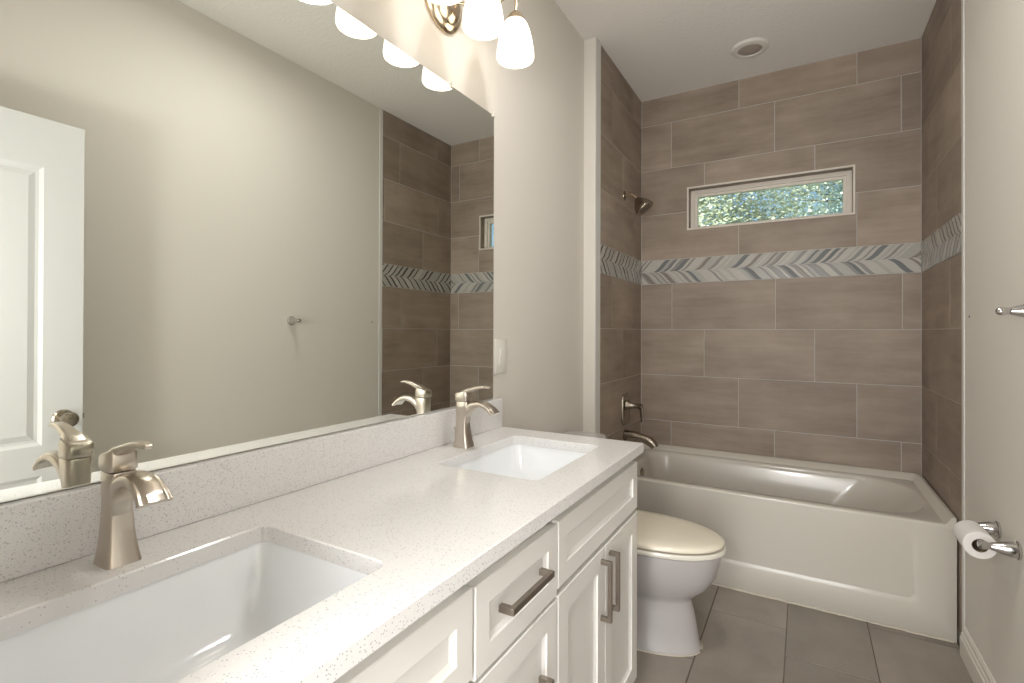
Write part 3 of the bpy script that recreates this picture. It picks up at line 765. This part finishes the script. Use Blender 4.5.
pth = smooth_path([(XL+.098, YV, .810), (XL+.106, YV+.002, .785), (XL+.109, YV+.004, .745), (XL+.112, YV+.004, .708)], 4); n = len(pth)
for i, p in enumerate(pth):
    d = (pth[min(i+1, n-1)]-pth[max(i-1, 0)]).normalized(); a, b = frame_for(d); rings.append(rsec(p, a, b, .014-.005*i/n, .009-.003*i/n, 3))
loft(bm, rings); obj('lever', bm, NICKD, tv, smooth=True)
YS = 3.055
sh2 = thing('shower_fixture', (XL, YS, 2.0), 'brushed nickel bell shower head high on the left tile wall', 'shower head')
bm = B(); lathe(bm, [(.030, 0), (.029, .004), (.018, .010), (.011, .012)], (XL+.0006, YS, 2.118), (1, 0, 0), 28); obj('flange', bm, NICKD, sh2, smooth=True)
bm = B(); tube(bm, smooth_path([(XL+.005, YS, 2.118), (XL+.035, YS, 2.120), (XL+.062, YS, 2.108), (XL+.082, YS, 2.086)], 6), .0085, 14); obj('arm', bm, GOLDN, sh2, smooth=True)
bm = B(); ax = Vector((.60, 0, -.80)).normalized(); o0 = Vector((XL+.078, YS, 2.090))
lathe(bm, [(.013, 0), (.016, .006), (.024, .014), (.037, .030), (.049, .052), (.058, .074), (.061, .084), (.059, .090), (.050, .091), (.001, .088)], o0, ax, 36); obj('bell', bm, NICKD, sh2, smooth=True, angle=50)
bm = B()
a, b = frame_for(ax)
for rad, cnt in ((.012, 6), (.024, 12), (.035, 18)):
    for k in range(cnt):
        p = o0 + ax*.0885 + (a*math.cos(2*PI*k/cnt)+b*math.sin(2*PI*k/cnt))*rad; lathe(bm, [(.0022, 0), (.0018, .004)], p, ax, 6)
obj('nozzles', bm, DARK, sh2)

# ------------------------------------------------------------------ toilet
TY = 2.112
to = thing('toilet', (.40, TY, 0), 'white toilet with a closed cream lid between vanity and tub', 'toilet')
def egg(xb, xf, hw, z, n=48, split=.42, pw=2.15):
    xc = xb + (xf-xb)*split; out = []
    for i in range(n):
        a = 2*PI*i/n; cs, sn = math.cos(a), math.sin(a)
        ex = (xf-xc) if cs > 0 else (xc-xb)
        q = pw if cs > 0 else 3.0
        out.append(Vector((xc + ex*math.copysign(abs(cs)**(2/q), cs), TY + hw*math.copysign(abs(sn)**(2/q), sn), z)))
    return out
bm = B()
prof = [(.12, .682, .140, 0), (.12, .684, .141, .006), (.125, .678, .138, .014), (.13, .668, .128, .08), (.14, .655, .117, .15), (.145, .646, .112, .185), (.15, .650, .115, .200), (.15, .680, .134, .222),
        (.155, .712, .155, .255), (.16, .738, .172, .30), (.165, .752, .181, .345), (.17, .758, .184, .385), (.17, .757, .183, .396), (.172, .750, .178, .400)]
rings = [egg(a, b, h, z) for a, b, h, z in prof]
rings += [egg(.26, .715, .145, .398), egg(.27, .70, .135, .37), egg(.32, .64, .09, .27), egg(.42, .50, .03, .22)]
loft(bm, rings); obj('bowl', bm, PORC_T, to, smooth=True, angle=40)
bm = B(); loft(bm, [egg(.205, .768, .188, .402), egg(.200, .774, .192, .406), egg(.200, .775, .193, .416), egg(.205, .771, .189, .422), egg(.27, .70, .13, .422), egg(.27, .70, .13, .402)], cap0=False, cap1=False)
vs = bm.verts; bm.verts.ensure_lookup_table()
nn_ = 48
for i in range(nn_): bm.faces.new((bm.verts[i], bm.verts[(i+1) % nn_], bm.verts[5*nn_+(i+1) % nn_], bm.verts[5*nn_+i]))
obj('seat', bm, SEAT, to, smooth=True, angle=40)
bm = B(); loft(bm, [egg(.205, .764, .184, .4265), egg(.200, .768, .188, .430), egg(.200, .769, .188, .437), egg(.204, .764, .184, .443), egg(.22, .745, .170, .4485), egg(.26, .68, .13, .452), egg(.36, .56, .05, .4535)]); obj('lid', bm, LIDM, to, smooth=True, angle=40)
for s in (-1, 1):
    bm = B(); tube(bm, [(.195, TY+s*.05, .428), (.195, TY+s*.085, .428)], .013, 14); box(bm, .175, .215, TY+s*.0675-.017, TY+s*.0675+.017, .4005, .426, bev=.004); obj('hinge', bm, SEAT, to, smooth=True)
bm = B()
loft(bm, [rr(.022, .195, TY-.195, TY+.195, .03, .4005), rr(.018, .205, TY-.205, TY+.205, .03, .45), rr(.014, .208, TY-.213, TY+.213, .03, .733)])
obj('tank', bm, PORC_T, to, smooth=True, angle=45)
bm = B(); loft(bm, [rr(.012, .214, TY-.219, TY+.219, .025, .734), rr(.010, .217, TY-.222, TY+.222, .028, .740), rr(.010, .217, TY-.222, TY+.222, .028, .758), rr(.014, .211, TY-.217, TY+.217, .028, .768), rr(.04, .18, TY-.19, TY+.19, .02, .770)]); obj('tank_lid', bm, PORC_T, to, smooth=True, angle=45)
bm = B(); lathe(bm, [(.010, 0), (.010, .012)], (.207, TY-.15, .68), (1, 0, 0), 16); tube(bm, [(.219, TY-.155, .68), (.222, TY-.12, .678), (.222, TY-.085, .672)], [.006, .005], 10); obj('flush_lever', bm, CHROME, to, smooth=True)
bm = B(); tube(bm, [p for p in egg(.118, .686, .143, .002, 40)] , .003, 6); obj('caulk_bead', bm, CAULK, to, smooth=True)

# ------------------------------------------------------------------ right wall hardware
XW = XR
def bell_post(parent, y, z, L, name='post'):
    bm = B()
    lathe(bm, [(.0255, 0), (.027, .002), (.027, .006), (.024, .008), (.0235, .012), (.0225, .020), (.0185, .036), (.0135, .052), (.0108, .062), (.0100, .066), (.0102, .070), (.0118, .074), (.0125, .080), (.0118, .087), (.008, .092), (.001, .094)] if L > .09 else
          [(.0235, 0), (.025, .002), (.025, .006), (.022, .008), (.0215, .012), (.019, .022), (.0145, .038), (.011, .050), (.0095, .056), (.0098, .060), (.0115, .064), (.012, .070), (.011, .076), (.0075, .081), (.001, .083)], (XW-.0006, y, z), (-1, 0, 0), 32)
    return obj(name, bm, CHROME, parent, smooth=True, angle=30)
tp = thing('toilet_paper_holder', (XW-.04, 2.08, .60), 'chrome two-post toilet paper holder on the right wall', 'toilet paper holder')
bell_post(tp, 2.020, .627, .094); bell_post(tp, 2.200, .627, .094)
bm = B(); tube(bm, [(XW-.080, 2.022, .627), (XW-.080, 2.198, .627)], .0055, 14); obj('roller', bm, CHROME, tp, smooth=True)
bm = B(); ro, ri = .041, .020; rings = []
for r_, y in ((ri, 2.050), (ro-.002, 2.050), (ro, 2.052), (ro, 2.164), (ro-.002, 2.166), (ri, 2.166)):
    rings.append([Vector((XW-.080+math.cos(2*PI*i/48)*r_, y, .6135+math.sin(2*PI*i/48)*r_)) for i in range(48)])
loft(bm, rings, cap0=False, cap1=False)
nf = len(bm.faces)
rings = [[Vector((XW-.080+math.cos(2*PI*i/48)*r_, y, .6135+math.sin(2*PI*i/48)*r_)) for i in range(48)] for r_, y in ((ri, 2.0495), (ri, 2.1665), (ri-.0012, 2.1665), (ri-.0012, 2.0495), (ri, 2.0495))]
loft(bm, rings, cap0=False, cap1=False, mi=1)
tag(obj('toilet_paper_roll', bm, [PAPER, CARD], smooth=True, angle=40), 'white toilet paper roll hanging between the chrome posts', 'toilet paper')
tw = thing('towel_bar_post', (XW-.04, 1.892, 1.30), 'lone chrome towel bar post on the right wall, above the toilet paper holder', 'towel bar post')
bell_post(tw, 1.892, 1.326, .083, 'post_body')
bm = B(); lathe(bm, [(.0045, 0), (.0045, .0012), (.002, .0016), (.001, .0004)], (XW-.0003, 2.535, 1.328), (-1, 0, 0), 12)
tag(obj('wall_anchor', bm, DARK), 'tiny dark screw hole in the right wall near the tile edge', 'wall anchor')

# ------------------------------------------------------------------ the open entry door (seen in the mirror)
dr = bpy.data.objects.new('door_1', None); COL.objects.link(dr); WLOC[dr] = Vector((1.378, .08, .01)); dr.location = WLOC[dr]; dr['kind'] = 'structure'
bm = B(); DA, DB, XA, XB = .078, .830, 1.360, 1.395
for sgn, xf in ((-1, XA), (1, XB)):
    def P(y, z, d): return Vector((xf - sgn*d*1.0, y, z))
    def rect(y0, y1, z0, z1, i, d): return [P(y0+i, z0+i, d), P(y1-i, z0+i, d), P(y1-i, z1-i, d), P(y0+i, z1-i, d)]
    pans = [(DA+.118, DB-.118, .24, .735), (DA+.118, DB-.118, .845, 1.86)]
    ys = [DA, DA+.118, DB-.118, DB]; zs = [.012, .24, .735, .845, 1.86, 2.038]
    for iy in range(3):
        for iz in range(5):
            if iy == 1 and iz in (1, 3): continue
            bm.faces.new([bm.verts.new(P(y, z, 0)) for y, z in ((ys[iy], zs[iz]), (ys[iy+1], zs[iz]), (ys[iy+1], zs[iz+1]), (ys[iy], zs[iz+1]))])
    for q in pans: loft(bm, [rect(*q, 0, 0), rect(*q, .012, .006), rect(*q, .022, .007), rect(*q, .042, .002), rect(*q, .044, .002)], cap0=False)
for a, b in (((DA, DA), 0), ((DB, DB), 0)):
    y = a[0]; bm.faces.new([bm.verts.new(p) for p in ((XA, y, .012), (XB, y, .012), (XB, y, 2.038), (XA, y, 2.038))])
for z in (.012, 2.038): bm.faces.new([bm.verts.new(p) for p in ((XA, DA, z), (XB, DA, z), (XB, DB, z), (XA, DB, z))])
bmesh.ops.remove_doubles(bm, verts=bm.verts, dist=1e-5)
obj('door_leaf', bm, DOORW, dr)
for sgn, xf in ((-1, XA), (1, XB)):
    bm = B(); lathe(bm, [(.033, 0), (.033, .004), (.028, .010), (.014, .013), (.011, .03), (.011, .045)], (xf+sgn*.0005, .770, .935), (sgn, 0, 0), 28)
    lathe(bm, [(.012, .04), (.020, .046), (.027, .056), (.0285, .064), (.025, .072), (.014, .077), (.001, .078)], (xf, .770, .935), (sgn, 0, 0), 28)
    obj('door_knob', bm, NICKD, dr, smooth=True)
bm = B(); box(bm, XA+.006, XB-.006, DB, DB+.001, .905, .965); box(bm, XA+.011, XB-.011, DB, DB+.010, .925, .945, bev=.002); obj('door_latch', bm, NICKD, dr)
